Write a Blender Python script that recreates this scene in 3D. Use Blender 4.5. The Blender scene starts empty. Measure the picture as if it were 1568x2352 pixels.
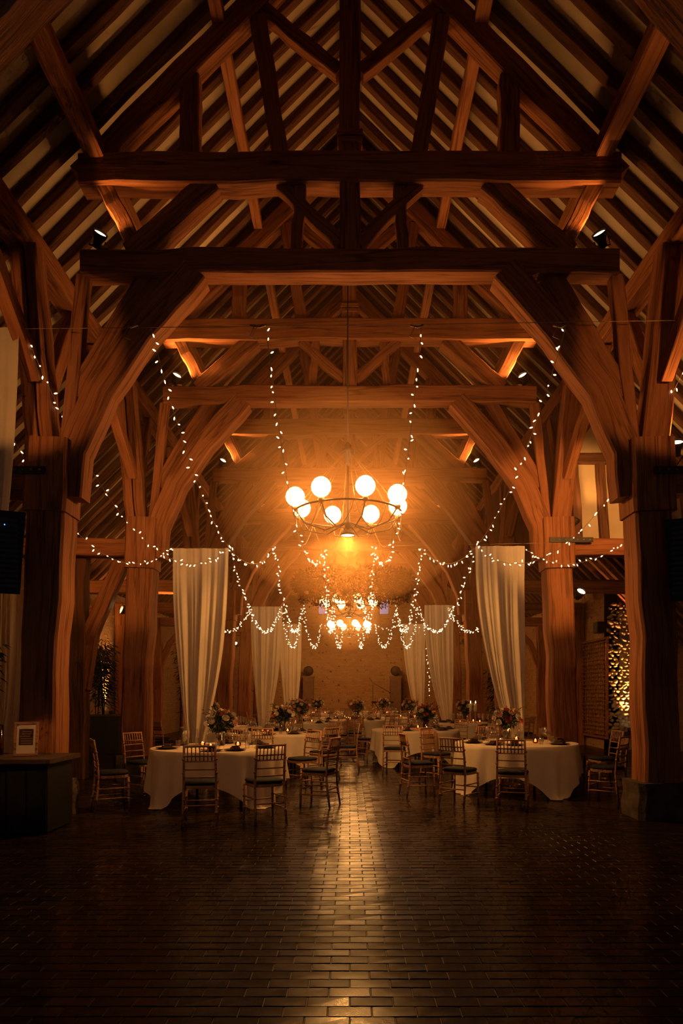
import bpy, math, random
from mathutils import Vector, Matrix

# ------------------------------------------------------------------ camera, world, exposure
F = 1568.0; CX = 803.0; HY = 1595.0; EYE = 1.5
scene = bpy.context.scene
col = scene.collection
cam_d = bpy.data.cameras.new('camera'); cam = bpy.data.objects.new('camera', cam_d); col.objects.link(cam)
cam.location = (0, 0, EYE); cam.rotation_euler = (math.radians(90), 0, 0)
cam_d.lens = 24.0; cam_d.sensor_width = 36.0; cam_d.sensor_fit = 'AUTO'
cam_d.shift_y = (HY - 1176) / 2352.0; cam_d.shift_x = (784 - CX) / 2352.0
cam_d.clip_start = 0.05; cam_d.clip_end = 200
scene.camera = cam

world = bpy.data.worlds.new('dusk'); scene.world = world; world.use_nodes = True
bg = world.node_tree.nodes['Background']
bg.inputs[0].default_value = (0.13, 0.155, 0.19, 1); bg.inputs[1].default_value = 2.0

vs = scene.view_settings
vs.view_transform = 'Standard'; vs.look = 'None'; vs.exposure = 0.0; vs.gamma = 1.0; vs.use_curve_mapping = False
cy = scene.cycles
cy.use_denoising = True
cy.max_bounces = 4; cy.diffuse_bounces = 2; cy.glossy_bounces = 2; cy.transmission_bounces = 4
cy.transparent_max_bounces = 12; cy.volume_bounces = 0
cy.sample_clamp_indirect = 2.0; cy.sample_clamp_direct = 0.0
cy.caustics_reflective = False; cy.caustics_refractive = False
cy.use_light_tree = False
cy.use_adaptive_sampling = True; cy.adaptive_threshold = .04; cy.adaptive_min_samples = 12

WARM = (1.0, 0.40, 0.09)           # colour of every lamp in the barn
DOWN_W = 460.0                     # downlight under each chandelier hub, watts
CHAND_W = 27.0                     # each chandelier bulb, watts
SPOT_W = 120.0                     # beam and post spot lamps, watts
UP_W = 1500.0                        # floor uplights, watts
HAZE = 0.016  # density of the haze added along the nave for its glow

# ------------------------------------------------------------------ helpers
rnd = random.Random(7)
def at(px, py, Y): return Vector(((px - CX) * Y / F, Y, EYE + (HY - py) * Y / F))

class MB:
    def __init__(s): s.v = []; s.f = []; s.g = []; s.sm = []
    def add(s, vs_, fs, smooth=False, grain=None):
        b = len(s.v); s.v += [tuple(p) for p in vs_]
        s.g += grain if grain else [(p[0], p[1], p[2]) for p in vs_]
        for f in fs: s.f.append(tuple(b + i for i in f)); s.sm.append(smooth)
    def box(s, c, size, rot=None):
        c = Vector(c); hx, hy, hz = (q / 2 for q in size)
        pts = [Vector((x, y, z)) for z in (-hz, hz) for y in (-hy, hy) for x in (-hx, hx)]
        if rot is not None: pts = [rot @ p for p in pts]
        s.add([c + p for p in pts], [(0, 2, 3, 1), (4, 5, 7, 6), (0, 1, 5, 4), (2, 6, 7, 3), (0, 4, 6, 2), (1, 3, 7, 5)])
        return s
    def beam(s, pts, n, wn, wp, jit=0.012, segs=6, ch=0.14):
        """hewn timber through pts; n = thickness axis (size wn), wp = the other size"""
        pts = [Vector(p) for p in pts]; n = Vector(n).normalized()
        path = []
        tot = sum((pts[i + 1] - pts[i]).length for i in range(len(pts) - 1))
        for i in range(len(pts) - 1):
            k = max(1, int(round(segs * (pts[i + 1] - pts[i]).length / max(tot, 1e-6))))
            for j in range(k): path.append(pts[i].lerp(pts[i + 1], j / k))
        path.append(pts[-1])
        rings = []; L = 0; off = rnd.random() * 20; gr = []
        for i, p in enumerate(path):
            t = (path[min(i + 1, len(path) - 1)] - path[max(i - 1, 0)]).normalized()
            q = t.cross(n).normalized()
            if i: L += (p - path[i - 1]).length
            end = i in (0, len(path) - 1)
            j = 0 if end else jit
            a = wn / 2 * (1 + (rnd.random() - .5) * 2 * j / max(wn, .05)); b = wp / 2 * (1 + (rnd.random() - .5) * 2 * j / max(wp, .05))
            c = ch * min(a, b)
            o = p + q * (rnd.random() - .5) * j * 1.5 + n * (rnd.random() - .5) * j
            for (u, w) in ((-a + c, -b), (a - c, -b), (a, -b + c), (a, b - c), (a - c, b), (-a + c, b), (-a, b - c), (-a, -b + c)):
                rings.append(o + n * u + q * w); gr.append((L + off, u * 1.0 + off, w))
        m = len(path); fs = []
        for i in range(m - 1):
            for k in range(8):
                k2 = (k + 1) % 8
                fs.append((i * 8 + k, i * 8 + k2, (i + 1) * 8 + k2, (i + 1) * 8 + k))
        fs.append(tuple(range(7, -1, -1))); fs.append(tuple((m - 1) * 8 + k for k in range(8)))
        s.add(rings, fs, False, gr); return s
    def tube(s, pts, r, seg=6, r2=None, smooth=True):
        pts = [Vector(p) for p in pts]; rings = []; m = len(pts)
        for i, p in enumerate(pts):
            t = (pts[min(i + 1, m - 1)] - pts[max(i - 1, 0)])
            t = t.normalized() if t.length > 1e-9 else Vector((0, 0, 1))
            ref = Vector((0, 0, 1)) if abs(t.z) < .9 else Vector((1, 0, 0))
            a = t.cross(ref).normalized(); b = t.cross(a)
            rr = r if r2 is None else r + (r2 - r) * i / max(1, m - 1)
            for k in range(seg):
                an = 2 * math.pi * k / seg
                rings.append(p + a * math.cos(an) * rr + b * math.sin(an) * rr)
        fs = []
        for i in range(m - 1):
            for k in range(seg):
                k2 = (k + 1) % seg; fs.append((i * seg + k, i * seg + k2, (i + 1) * seg + k2, (i + 1) * seg + k))
        if seg > 2:
            fs.append(tuple(range(seg - 1, -1, -1))); fs.append(tuple((m - 1) * seg + k for k in range(seg)))
        s.add(rings, fs, smooth); return s
    def lathe(s, prof, c=(0, 0, 0), seg=16, rot=None, smooth=True):
        c = Vector(c); vs_ = []; fs = []; m = len(prof)
        for (r, z) in prof:
            for k in range(seg):
                an = 2 * math.pi * k / seg; p = Vector((r * math.cos(an), r * math.sin(an), z))
                vs_.append(c + (rot @ p if rot is not None else p))
        for i in range(m - 1):
            for k in range(seg):
                k2 = (k + 1) % seg; fs.append((i * seg + k, i * seg + k2, (i + 1) * seg + k2, (i + 1) * seg + k))
        if prof[0][0] > 1e-4: fs.append(tuple(range(seg - 1, -1, -1)))
        if prof[-1][0] > 1e-4: fs.append(tuple((m - 1) * seg + k for k in range(seg)))
        s.add(vs_, fs, smooth); return s
    def leaf(s, p, d, up, L, W):
        d = d.normalized(); sd = d.cross(up)
        sd = sd.normalized() if sd.length > 1e-5 else Vector((1, 0, 0))
        nn = sd.cross(d)
        s.add([p, p + d * L * .45 + sd * W / 2 + nn * L * .06, p + d * L - nn * L * .08, p + d * L * .45 - sd * W / 2 + nn * L * .06], [(0, 1, 2), (0, 2, 3)])
    def mesh(s, name, mat):
        me = bpy.data.meshes.new(name); me.from_pydata(s.v, [], s.f)
        me.polygons.foreach_set('use_smooth', s.sm)
        a = me.attributes.new('grain', 'FLOAT_VECTOR', 'POINT')
        a.data.foreach_set('vector', [q for t in s.g for q in t])
        if mat: me.materials.append(mat)
        me.update(); return me
    def build(s, name, mat, parent=None, loc=None):
        o = bpy.data.objects.new(name, s.mesh(name, mat)); col.objects.link(o)
        if parent: o.parent = parent
        if loc is not None: o.location = loc
        return o

def tag(o, label=None, cat=None, group=None, kind=None):
    if label: o['label'] = label
    if cat: o['category'] = cat
    if group: o['group'] = group
    if kind: o['kind'] = kind
    return o
def empty(name, loc=(0, 0, 0), rz=0.0, label=None, cat=None, group=None, kind=None):
    o = bpy.data.objects.new(name, None); col.objects.link(o); o.empty_display_size = .1
    o.location = loc; o.rotation_euler = (0, 0, rz); return tag(o, label, cat, group, kind)
KIDS = {}
def kids(o): return [c for c in bpy.data.objects if c.parent == o]
def copy_tree(o, parent=None, cache={}):
    c = o.copy(); col.objects.link(c); c.parent = parent
    k = cache.get(o.name)
    if k is None: k = cache[o.name] = list(o.children)
    for ch in k: copy_tree(ch, c)
    return c
def inst(name, mesh, parent=None, loc=(0, 0, 0), rot=(0, 0, 0)):
    o = bpy.data.objects.new(name, mesh); col.objects.link(o); o.parent = parent; o.location = loc; o.rotation_euler = rot
    return o
def lamp(kind, name, parent, loc, watts, size, aim=None, cone=110):
    L = bpy.data.lights.new(name, kind); L.energy = watts; L.color = WARM
    if kind == 'AREA': L.shape = 'DISK'; L.size = size
    elif kind == 'SPOT': L.shadow_soft_size = size; L.spot_size = math.radians(cone); L.spot_blend = .35
    else: L.shadow_soft_size = size
    o = bpy.data.objects.new(name, L); col.objects.link(o); o.parent = parent; o.location = loc
    if aim is not None: o.rotation_euler = (-Vector(aim)).to_track_quat('Z', 'Y').to_euler()
    return o
def look_rot(d):                       # rotation taking +Z to d
    return Vector(d).normalized().to_track_quat('Z', 'Y').to_matrix()

# ------------------------------------------------------------------ materials
def nodes(name):
    m = bpy.data.materials.new(name); m.use_nodes = True
    nt = m.node_tree; return m, nt, nt.nodes['Principled BSDF']
def ramp(nt, fac, stops):
    r = nt.nodes.new('ShaderNodeValToRGB'); nt.links.new(fac, r.inputs[0])
    el = r.color_ramp.elements
    el[0].position, el[0].color = stops[0][0], (*stops[0][1], 1)
    el[1].position, el[1].color = stops[-1][0], (*stops[-1][1], 1)
    for p, c in stops[1:-1]:
        e = el.new(p); e.color = (*c, 1)
    return r.outputs[0]
def noise(nt, vec, scale, detail=4, rough=.55):
    n = nt.nodes.new('ShaderNodeTexNoise'); n.inputs['Scale'].default_value = scale
    n.inputs['Detail'].default_value = detail; n.inputs['Roughness'].default_value = rough
    if vec: nt.links.new(vec, n.inputs['Vector'])
    return n.outputs['Fac']
def mapping(nt, vec, scale):
    m = nt.nodes.new('ShaderNodeMapping'); nt.links.new(vec, m.inputs[0]); m.inputs['Scale'].default_value = scale
    return m.outputs[0]
def bump(nt, bs, h, strength, dist):
    b = nt.nodes.new('ShaderNodeBump'); b.inputs['Strength'].default_value = strength; b.inputs['Distance'].default_value = dist
    nt.links.new(h, b.inputs['Height']); nt.links.new(b.outputs[0], bs.inputs['Normal'])
def objcoord(nt): return nt.nodes.new('ShaderNodeTexCoord').outputs['Object']
def attr(nt, n='grain'):
    a = nt.nodes.new('ShaderNodeAttribute'); a.attribute_name = n; return a.outputs['Vector']
def wood(name, dark, mid, light, rough=.62, streak=(1.2, 16, 16)):
    m, nt, bs = nodes(name); g = attr(nt)
    f1 = noise(nt, mapping(nt, g, streak), 1.6, 6, .6); f2 = noise(nt, mapping(nt, g, (.6, 2, 2)), 1.3, 3)
    mx = nt.nodes.new('ShaderNodeMath'); mx.operation = 'MULTIPLY_ADD'; mx.inputs[1].default_value = .6
    nt.links.new(f1, mx.inputs[0])
    m2 = nt.nodes.new('ShaderNodeMath'); m2.operation = 'MULTIPLY'; m2.inputs[1].default_value = .4; nt.links.new(f2, m2.inputs[0]); nt.links.new(m2.outputs[0], mx.inputs[2])
    base = ramp(nt, mx.outputs[0], [(.3, dark), (.48, mid), (.7, light)])
    f3 = noise(nt, mapping(nt, g, (.22, 7, 7)), 1.0, 3, .5); cr = ramp(nt, f3, [(.475, (1, 1, 1)), (.497, (.12, .1, .1)), (.503, (.12, .1, .1)), (.525, (1, 1, 1))])
    mu = nt.nodes.new('ShaderNodeMix'); mu.data_type = 'RGBA'; mu.blend_type = 'MULTIPLY'; mu.inputs[0].default_value = .6
    nt.links.new(base, mu.inputs[6]); nt.links.new(cr, mu.inputs[7]); nt.links.new(mu.outputs[2], bs.inputs['Base Color'])
    bs.inputs['Roughness'].default_value = rough; bs.inputs['Specular IOR Level'].default_value = .095
    bump(nt, bs, f1, .55, .02); return m
def mottled(name, a, b, scale=3, rough=.8, bs_=.2, spec=.25, dist=.01):
    m, nt, bs = nodes(name); f = noise(nt, objcoord(nt), scale, 6)
    nt.links.new(ramp(nt, f, [(.35, a), (.65, b)]), bs.inputs['Base Color'])
    bs.inputs['Roughness'].default_value = rough; bs.inputs['Specular IOR Level'].default_value = spec
    if bs_: bump(nt, bs, noise(nt, objcoord(nt), scale * 6, 4), bs_, dist)
    return m
def emit(name, strength, c=WARM, sample=True):
    m, nt, bs = nodes(name); nt.nodes.remove(bs)
    e = nt.nodes.new('ShaderNodeEmission'); e.inputs[0].default_value = (*c, 1); e.inputs[1].default_value = strength
    nt.links.new(e.outputs[0], nt.nodes['Material Output'].inputs[0])
    m.cycles.emission_sampling = 'AUTO' if sample else 'NONE'
    return m
def fabric(name, c, trans=.35, weave=60):
    m, nt, bs = nodes(name); bs.inputs['Base Color'].default_value = (*c, 1); bs.inputs['Roughness'].default_value = .9
    bs.inputs['Specular IOR Level'].default_value = .1
    f = noise(nt, objcoord(nt), weave, 3); bump(nt, bs, f, .15, .004)
    nt.links.new(ramp(nt, noise(nt, objcoord(nt), 5, 3), [(.3, tuple(q * .88 for q in c)), (.7, c)]), bs.inputs['Base Color'])
    if trans:
        t = nt.nodes.new('ShaderNodeBsdfTranslucent'); t.inputs[0].default_value = (*c, 1)
        mx = nt.nodes.new('ShaderNodeMixShader'); mx.inputs[0].default_value = trans
        nt.links.new(bs.outputs[0], mx.inputs[1]); nt.links.new(t.outputs[0], mx.inputs[2])
        nt.links.new(mx.outputs[0], nt.nodes['Material Output'].inputs[0])
    return m
def clear_glass(name, tint=(1, 1, 1), rough=.05):
    m, nt, bs = nodes(name); nt.nodes.remove(bs)
    t = nt.nodes.new('ShaderNodeBsdfTransparent'); t.inputs[0].default_value = (*tint, 1)
    g = nt.nodes.new('ShaderNodeBsdfGlossy'); g.inputs['Roughness'].default_value = rough
    l = nt.nodes.new('ShaderNodeLayerWeight'); l.inputs[0].default_value = .35
    pw = nt.nodes.new('ShaderNodeMath'); pw.operation = 'POWER'; pw.inputs[1].default_value = 2.2; nt.links.new(l.outputs['Facing'], pw.inputs[0])
    sc = nt.nodes.new('ShaderNodeMath'); sc.operation = 'MULTIPLY_ADD'; sc.inputs[1].default_value = .45; sc.inputs[2].default_value = .11; nt.links.new(pw.outputs[0], sc.inputs[0])
    mx = nt.nodes.new('ShaderNodeMixShader'); nt.links.new(sc.outputs[0], mx.inputs[0])
    nt.links.new(t.outputs[0], mx.inputs[1]); nt.links.new(g.outputs[0], mx.inputs[2])
    nt.links.new(mx.outputs[0], nt.nodes['Material Output'].inputs[0]); return m
def stone_wall(name, a, b, hole, scale=(1, 1, 1)):
    m, nt, bs = nodes(name); sp = nt.nodes.new('ShaderNodeSeparateXYZ'); nt.links.new(objcoord(nt), sp.inputs[0])
    ad = nt.nodes.new('ShaderNodeMath'); nt.links.new(sp.outputs[0], ad.inputs[0]); nt.links.new(sp.outputs[1], ad.inputs[1])
    cb = nt.nodes.new('ShaderNodeCombineXYZ'); nt.links.new(ad.outputs[0], cb.inputs[0]); nt.links.new(sp.outputs[2], cb.inputs[1]); oc = cb.outputs[0]
    br = nt.nodes.new('ShaderNodeTexBrick'); nt.links.new(oc, br.inputs[0]); br.inputs['Scale'].default_value = 1.0
    br.inputs['Brick Width'].default_value = .24; br.inputs['Row Height'].default_value = .085; br.inputs['Mortar Size'].default_value = .01
    br.inputs['Color1'].default_value = (*a, 1); br.inputs['Color2'].default_value = (*b, 1); br.inputs['Mortar'].default_value = (*[q * .8 for q in a], 1)
    f = noise(nt, oc, 5.5, 5, .65); h = ramp(nt, f, [(.34, (0, 0, 0)), (.40, (1, 1, 1))])
    mx = nt.nodes.new('ShaderNodeMix'); mx.data_type = 'RGBA'; nt.links.new(h, mx.inputs[0])
    mx.inputs[6].default_value = (*hole, 1); nt.links.new(br.outputs[0], mx.inputs[7])
    nt.links.new(mx.outputs[2], bs.inputs['Base Color']); bs.inputs['Roughness'].default_value = .9; bs.inputs['Specular IOR Level'].default_value = .15
    bump(nt, bs, noise(nt, oc, 16, 6), .6, .03); return m

M = {}
M['oak'] = wood('oak', (.15, .052, .026), (.33, .130, .058), (.46, .20, .095))
M['rafter'] = wood('rafter', (.07, .035, .022), (.15, .07, .04), (.22, .11, .06), .75)
M['board'] = wood('board', (.06, .03, .02), (.13, .06, .035), (.2, .09, .05), .8)
M['plaster'] = mottled('plaster', (.55, .44, .30), (.68, .57, .41), 1.5, .9, .1)
M['limewash'] = wood('limewash', (.24, .12, .06), (.38, .2, .11), (.5, .29, .17), .4, (1, 25, 25))
M['cushion'] = mottled('cushion', (.010, .012, .016), (.018, .02, .026), 8, .8, .1)
M['paver'] = None
M['mortar'] = mottled('mortar', (.022, .014, .010), (.035, .022, .016), 8, .5, .2)
M['stone'] = mottled('stone', (.36, .27, .18), (.52, .40, .27), 6, .85, .5, .2, .02)
M['plinth'] = mottled('plinth', (.06, .045, .032), (.12, .09, .065), 6, .85, .5, .2, .02)
M['rubble'] = stone_wall('rubble', (.58, .35, .165), (.48, .28, .13), (.10, .05, .022))
M['brickwall'] = stone_wall('brickwall', (.40, .26, .16), (.32, .20, .12), (.12, .07, .045))
M['iron'] = mottled('iron', (.015, .013, .012), (.03, .026, .024), 14, .55, .2, .5)
M['bolt'] = mottled('bolt', (.2, .17, .13), (.3, .25, .2), 30, .4, 0, .6)
M['black'] = mottled('black', (.008, .008, .009), (.013, .013, .014), 9, .55, .1, .3)
M['voile'] = fabric('voile', (.86, .74, .60), .42)
M['linen'] = fabric('linen', (.86, .73, .58), .3)
M['runner'] = fabric('runner', (.45, .25, .14), .2)
M['napkin'] = fabric('napkin', (.10, .055, .04), 0)
M['charger'] = mottled('charger', (.03, .024, .022), (.05, .04, .034), 9, .35, 0, .5)
M['glass'] = clear_glass('glass', (.98, .97, .95), .07)
M['pane'] = clear_glass('pane', (.85, .92, 1.0), .02)
M['amber_glass'] = clear_glass('amber_glass', (.6, .33, .16), .08)
M['wax'] = fabric('wax', (.85, .72, .55), .4)
M['flame'] = emit('flame', 26, (1, .55, .2), False)
M['tealight'] = emit('tealight', 14, (1, .5, .18), False)
M['leaf'] = mottled('leaf', (.022, .038, .012), (.05, .065, .024), 12, .55, 0, .3)
M['leafdark'] = mottled('leafdark', (.014, .022, .009), (.03, .04, .015), 12, .6, 0, .3)
M['dryleaf'] = mottled('dryleaf', (.03, .026, .010), (.085, .058, .022), 12, .7, 0, .2)
M['rose_peach'] = mottled('rose_peach', (.62, .33, .22), (.75, .47, .33), 20, .7, 0)
M['rose_cream'] = mottled('rose_cream', (.72, .6, .45), (.8, .7, .55), 20, .7, 0)
M['rose_red'] = mottled('rose_red', (.38, .07, .04), (.5, .12, .07), 20, .7, 0)
M['brass'] = mottled('brass', (.30, .18, .08), (.42, .26, .12), 20, .35, 0, .6)
M['bulb'] = emit('bulb', 5.0, (1, .46, .16), False)
nt = M['bulb'].node_tree; ad = nt.nodes.new('ShaderNodeAddShader'); tr = nt.nodes.new('ShaderNodeBsdfTransparent')
nt.links.new(nt.nodes['Emission'].outputs[0], ad.inputs[0]); nt.links.new(tr.outputs[0], ad.inputs[1]); nt.links.new(ad.outputs[0], nt.nodes['Material Output'].inputs[0])
M['spot'] = emit('spot', 6.0, (1, .64, .34), False)
M['uplight'] = emit('uplight', 6.0, (1, .7, .4), False)
M['fairy'] = emit('fairy', 4.5, (1, .62, .32), False)
M['led'] = emit('led', 2, (.1, .3, 1), False)
M['cord'] = mottled('cord', (.30, .2, .1), (.42, .28, .14), 30, .6, 0)
M['cream'] = mottled('cream', (.6, .5, .38), (.66, .56, .43), 8, .7, 0)
M['ink'] = mottled('ink', (.05, .03, .02), (.08, .05, .035), 8, .8, 0)
M['plinthboard'] = mottled('plinthboard', (.22, .13, .08), (.28, .17, .1), 4, .7, .1)

def paver_mat():
    m, nt, bs = nodes('paver')
    oi = nt.nodes.new('ShaderNodeAttribute'); oi.attribute_name = 'tone'
    f = noise(nt, objcoord(nt), 9, 5, .6)
    ad = nt.nodes.new('ShaderNodeMath'); ad.operation = 'MULTIPLY_ADD'; ad.inputs[1].default_value = .5
    nt.links.new(f, ad.inputs[0]); sc = nt.nodes.new('ShaderNodeMath'); sc.operation = 'MULTIPLY'; sc.inputs[1].default_value = .5
    nt.links.new(oi.outputs['Fac'], sc.inputs[0]); nt.links.new(sc.outputs[0], ad.inputs[2])
    nt.links.new(ramp(nt, ad.outputs[0], [(.25, (.014, .008, .006)), (.75, (.034, .019, .013))]), bs.inputs['Base Color'])
    r2 = noise(nt, objcoord(nt), 5, 4)
    nt.links.new(ramp(nt, r2, [(.3, (.16, .16, .16)), (.7, (.27, .27, .27))]), bs.inputs['Roughness'])
    bs.inputs['Specular IOR Level'].default_value = .09
    bump(nt, bs, noise(nt, objcoord(nt), 14, 4), .12, .01); return m
M['paver'] = paver_mat()

# ------------------------------------------------------------------ setting: floor
Y0, Y1 = -4.0, 33.0
RC = 11.65                       # |x| + z of the roof underside (45 degree pitch)
floor = empty('floor', (0, 0, 0), kind='structure')
MB().box((0, 14.5, -.0495), (18.4, 38, .09)).build('bed', M['mortar'], floor)
PW, PD = .21, .105
def paver_mesh(k):
    r = random.Random(k); b = MB(); w, d = PW - .006, PD - .006; t = .018
    dz = [(r.random() - .5) * .0035 for _ in range(4)]
    c = .002
    v = [(-w/2, -d/2, -.02), (w/2, -d/2, -.02), (w/2, d/2, -.02), (-w/2, d/2, -.02),
         (-w/2, -d/2, -c + dz[0]), (w/2, -d/2, -c + dz[1]), (w/2, d/2, -c + dz[2]), (-w/2, d/2, -c + dz[3]),
         (-w/2 + c, -d/2 + c, dz[0]), (w/2 - c, -d/2 + c, dz[1]), (w/2 - c, d/2 - c, dz[2]), (-w/2 + c, d/2 - c, dz[3])]
    f = [(8, 9, 10, 11), (4, 5, 9, 8), (5, 6, 10, 9), (6, 7, 11, 10), (7, 4, 8, 11), (0, 1, 5, 4), (1, 2, 6, 5), (2, 3, 7, 6), (3, 0, 4, 7)]
    b.add(v, f); return b
PV = [paver_mesh(k) for k in range(12)]
def with_tone(me, vals):
    a = me.attributes.new('tone', 'FLOAT', 'POINT'); a.data.foreach_set('value', vals)
PM = []
for k, b in enumerate(PV):
    me = b.mesh('paver', M['paver']); with_tone(me, [rnd.random()] * len(b.v)); PM.append(me)
rest = MB(); tones = []; cells = []
for r in range(0, int((17.5 - 2.6) / PD)):
    y = 2.6 + r * PD
    hw = min(6.9, (y * .56 + .5))
    n = int(hw / PW) + 1
    for i in range(-n, n + 1):
        x = i * PW + (PW / 2 if r % 2 else 0)
        cells.append((y, abs(x), x))
vis = [c for c in cells if c[0] > 3.02 and c[1] < c[0] * .515]
big = set((c[0], c[2]) for c in sorted(vis)[:296])
for (y, _, x) in cells:
    k = rnd.randrange(12)
    if (y, x) in big:
        inst('paver', PM[k], floor, (x, y, 0))
    else:
        b = PV[k]; rest.add([(p[0] + x, p[1] + y, p[2]) for p in b.v], b.f); tones += [rnd.random()] * len(b.v)
o = rest.build('paving', M['paver'], floor); with_tone(o.data, tones); tag(o, kind='stuff')
# far paving: material takes over
def far_paver():
    m, nt, bs = nodes('far_paver'); br = nt.nodes.new('ShaderNodeTexBrick'); nt.links.new(objcoord(nt), br.inputs[0])
    br.inputs['Scale'].default_value = 1; br.inputs['Brick Width'].default_value = PW; br.inputs['Row Height'].default_value = PD; br.inputs['Mortar Size'].default_value = .006
    br.inputs['Color1'].default_value = (.035, .017, .011, 1); br.inputs['Color2'].default_value = (.06, .03, .019, 1); br.inputs['Mortar'].default_value = (.025, .014, .01, 1)
    nt.links.new(br.outputs[0], bs.inputs['Base Color']); bs.inputs['Roughness'].default_value = .27; bs.inputs['Specular IOR Level'].default_value = .09; bump(nt, bs, br.outputs['Fac'], .3, .006); return m
fp = MB()
fp.box((0, 17.5 + 8, -.01), (18.4, 16.1, .02)); fp.box((-8.05, 6, -.01), (2.2, 23.1, .02)); fp.box((8.05, 6, -.01), (2.2, 23.1, .02)); fp.box((0, -.9, -.012), (18.4, 6.9, .012))
fp.build('far_paving', far_paver(), floor)
fs_ = MB()
for sx in (-1, 1):
    for k in range(30):
        y = 2.6 + k * .5; h0 = min(6.9, y * .56 + .5)
        fs_.box((sx * (h0 + 7.1) / 2, y + .25, -.012), (max(.05, 7.1 - h0 - .05), .5, .012))
fs_.build('side_paving', bpy.data.materials['far_paver'], floor)

# ------------------------------------------------------------------ setting: roof and walls
ceil = empty('ceiling', kind='structure')
XL, XR = 7.3, 9.2
for sx, xe in ((-1, XL), (1, XR)):
    b = MB(); t = .1
    v = [(0, Y0, RC), (sx * xe, Y0, RC - xe), (sx * xe, Y1 + .2, RC - xe), (0, Y1 + .2, RC), (0, Y0, RC + t), (sx * xe, Y0, RC - xe + t), (sx * xe, Y1 + .2, RC - xe + t), (0, Y1 + .2, RC + t)]
    b.add(v, [(0, 1, 2, 3), (7, 6, 5, 4), (0, 4, 5, 1), (1, 5, 6, 2), (2, 6, 7, 3)]); b.build('roof_slope', M['plaster'], ceil)
    rms = []
    for k in range(5):
        bb = MB(); q = .0707 * .95
        bb.beam([(sx * .05, 0, RC - .05 - .09), (sx * (xe - .1), 0, RC - xe + .1 - .09)], (0, 1, 0), .125 + .015 * rnd.random(), .12, .016, 14); rms.append(bb.mesh('rafter', M['rafter']))
    n = int((Y1 - Y0) / .435)
    for k in range(n + 1):
        inst('rafter', rms[rnd.randrange(5)], ceil, (0, Y0 + .1 + k * .435 + (rnd.random() - .5) * .05, 0))
    for (px_, pz_, w) in ((4.0, 7.08, .30), (3.08, 8.10, .22), (1.6, 9.72, .16)):
        bb = MB()
        bb.beam([(sx * px_, Y0 + .1, pz_), (sx * px_, Y1 - .1, pz_)], (1, 0, 0), w, w, .015, 40)
        bb.build('arcade_plate' if px_ > 3.9 else 'purlin', M['oak'], ceil)
bb = MB(); bb.beam([(0, Y0 + .1, RC - .28), (0, Y1 - .1, RC - .28)], (1, 0, 0), .14, .22, .01, 30); bb.build('ridge_beam', M['oak'], ceil)

def gable(name, Y, mat, holes, xl=-7.2, xr=7.2, th=.3):
    xs = sorted(set([xl, 0, xr] + [h[0] for h in holes] + [h[1] for h in holes])); b = MB()
    def pris(x0, x1, z0a, z0b, z1a, z1b):
        v = [(x0, Y, z0a), (x1, Y, z0b), (x1, Y, z1b), (x0, Y, z1a)]; v += [(p[0], Y + th, p[2]) for p in v]
        b.add(v, [(0, 1, 2, 3), (7, 6, 5, 4), (0, 4, 5, 1), (1, 5, 6, 2), (2, 6, 7, 3), (3, 7, 4, 0)])
    for x0, x1 in zip(xs, xs[1:]):
        hs = [h for h in holes if h[0] <= x0 + 1e-6 and h[1] >= x1 - 1e-6]; z = 0
        for h in sorted(hs, key=lambda q: q[2]):
            if h[2] > z: pris(x0, x1, z, z, h[2], h[2])
            z = h[3]
        pris(x0, x1, z, z, RC - abs(x0), RC - abs(x1))
    o = b.build(name, mat); tag(o, kind='structure'); return o
W = [(-1.55, -1.05, 5.35, 6.15), (1.4, 1.92, 5.35, 6.15)]
gable('wall_end', Y1, M['rubble'], W)
gable('wall_front', Y0 - .3, M['brickwall'], [(-2.2, 2.2, 0, 3.6)], -7.2, 9.1)
for i, (x0, x1, z0, z1) in enumerate(W):
    w = empty('window_%d' % (i + 1), ((x0 + x1) / 2, Y1, z0), kind='structure'); ww, hh = x1 - x0, z1 - z0
    f = MB(); q = .05
    f.box((-ww/2 + q/2, .12, hh/2), (q, .1, hh)); f.box((ww/2 - q/2, .12, hh/2), (q, .1, hh)); f.box((0, .12, q/2), (ww, .1, q)); f.box((0, .12, hh - q/2), (ww, .1, q))
    f.build('window_frame', M['oak'], w)
    MB().box((0, .13, hh/2), (ww - .1, .012, hh - .1)).build('pane', M['pane'], w)
    MB().box((0, -.03, -.05), (ww + .2, .1, .08)).build('window_sill', M['stone'], w)
o = MB(); o.box((0, Y1 - .04, 4.45), (8, .1, .14)); tag(o.build('trim_1', M['stone']), kind='structure')
o = MB(); o.box((-7.15, 14.5, 2.25), (.3, 37.4, 4.5)); tag(o.build('wall_left', M['brickwall']), kind='structure')
o = MB(); o.box((7.15, 25.85, 2.25), (.3, 14.7, 4.5)); wr = o.build('wall_right', M['rubble']); tag(wr, kind='structure')
o = MB(); o.box((8.9, 7.2, 1.5), (.3, 22.9, 3.0)); tag(o.build('wall_porch', M['brickwall']), kind='structure')
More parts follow.
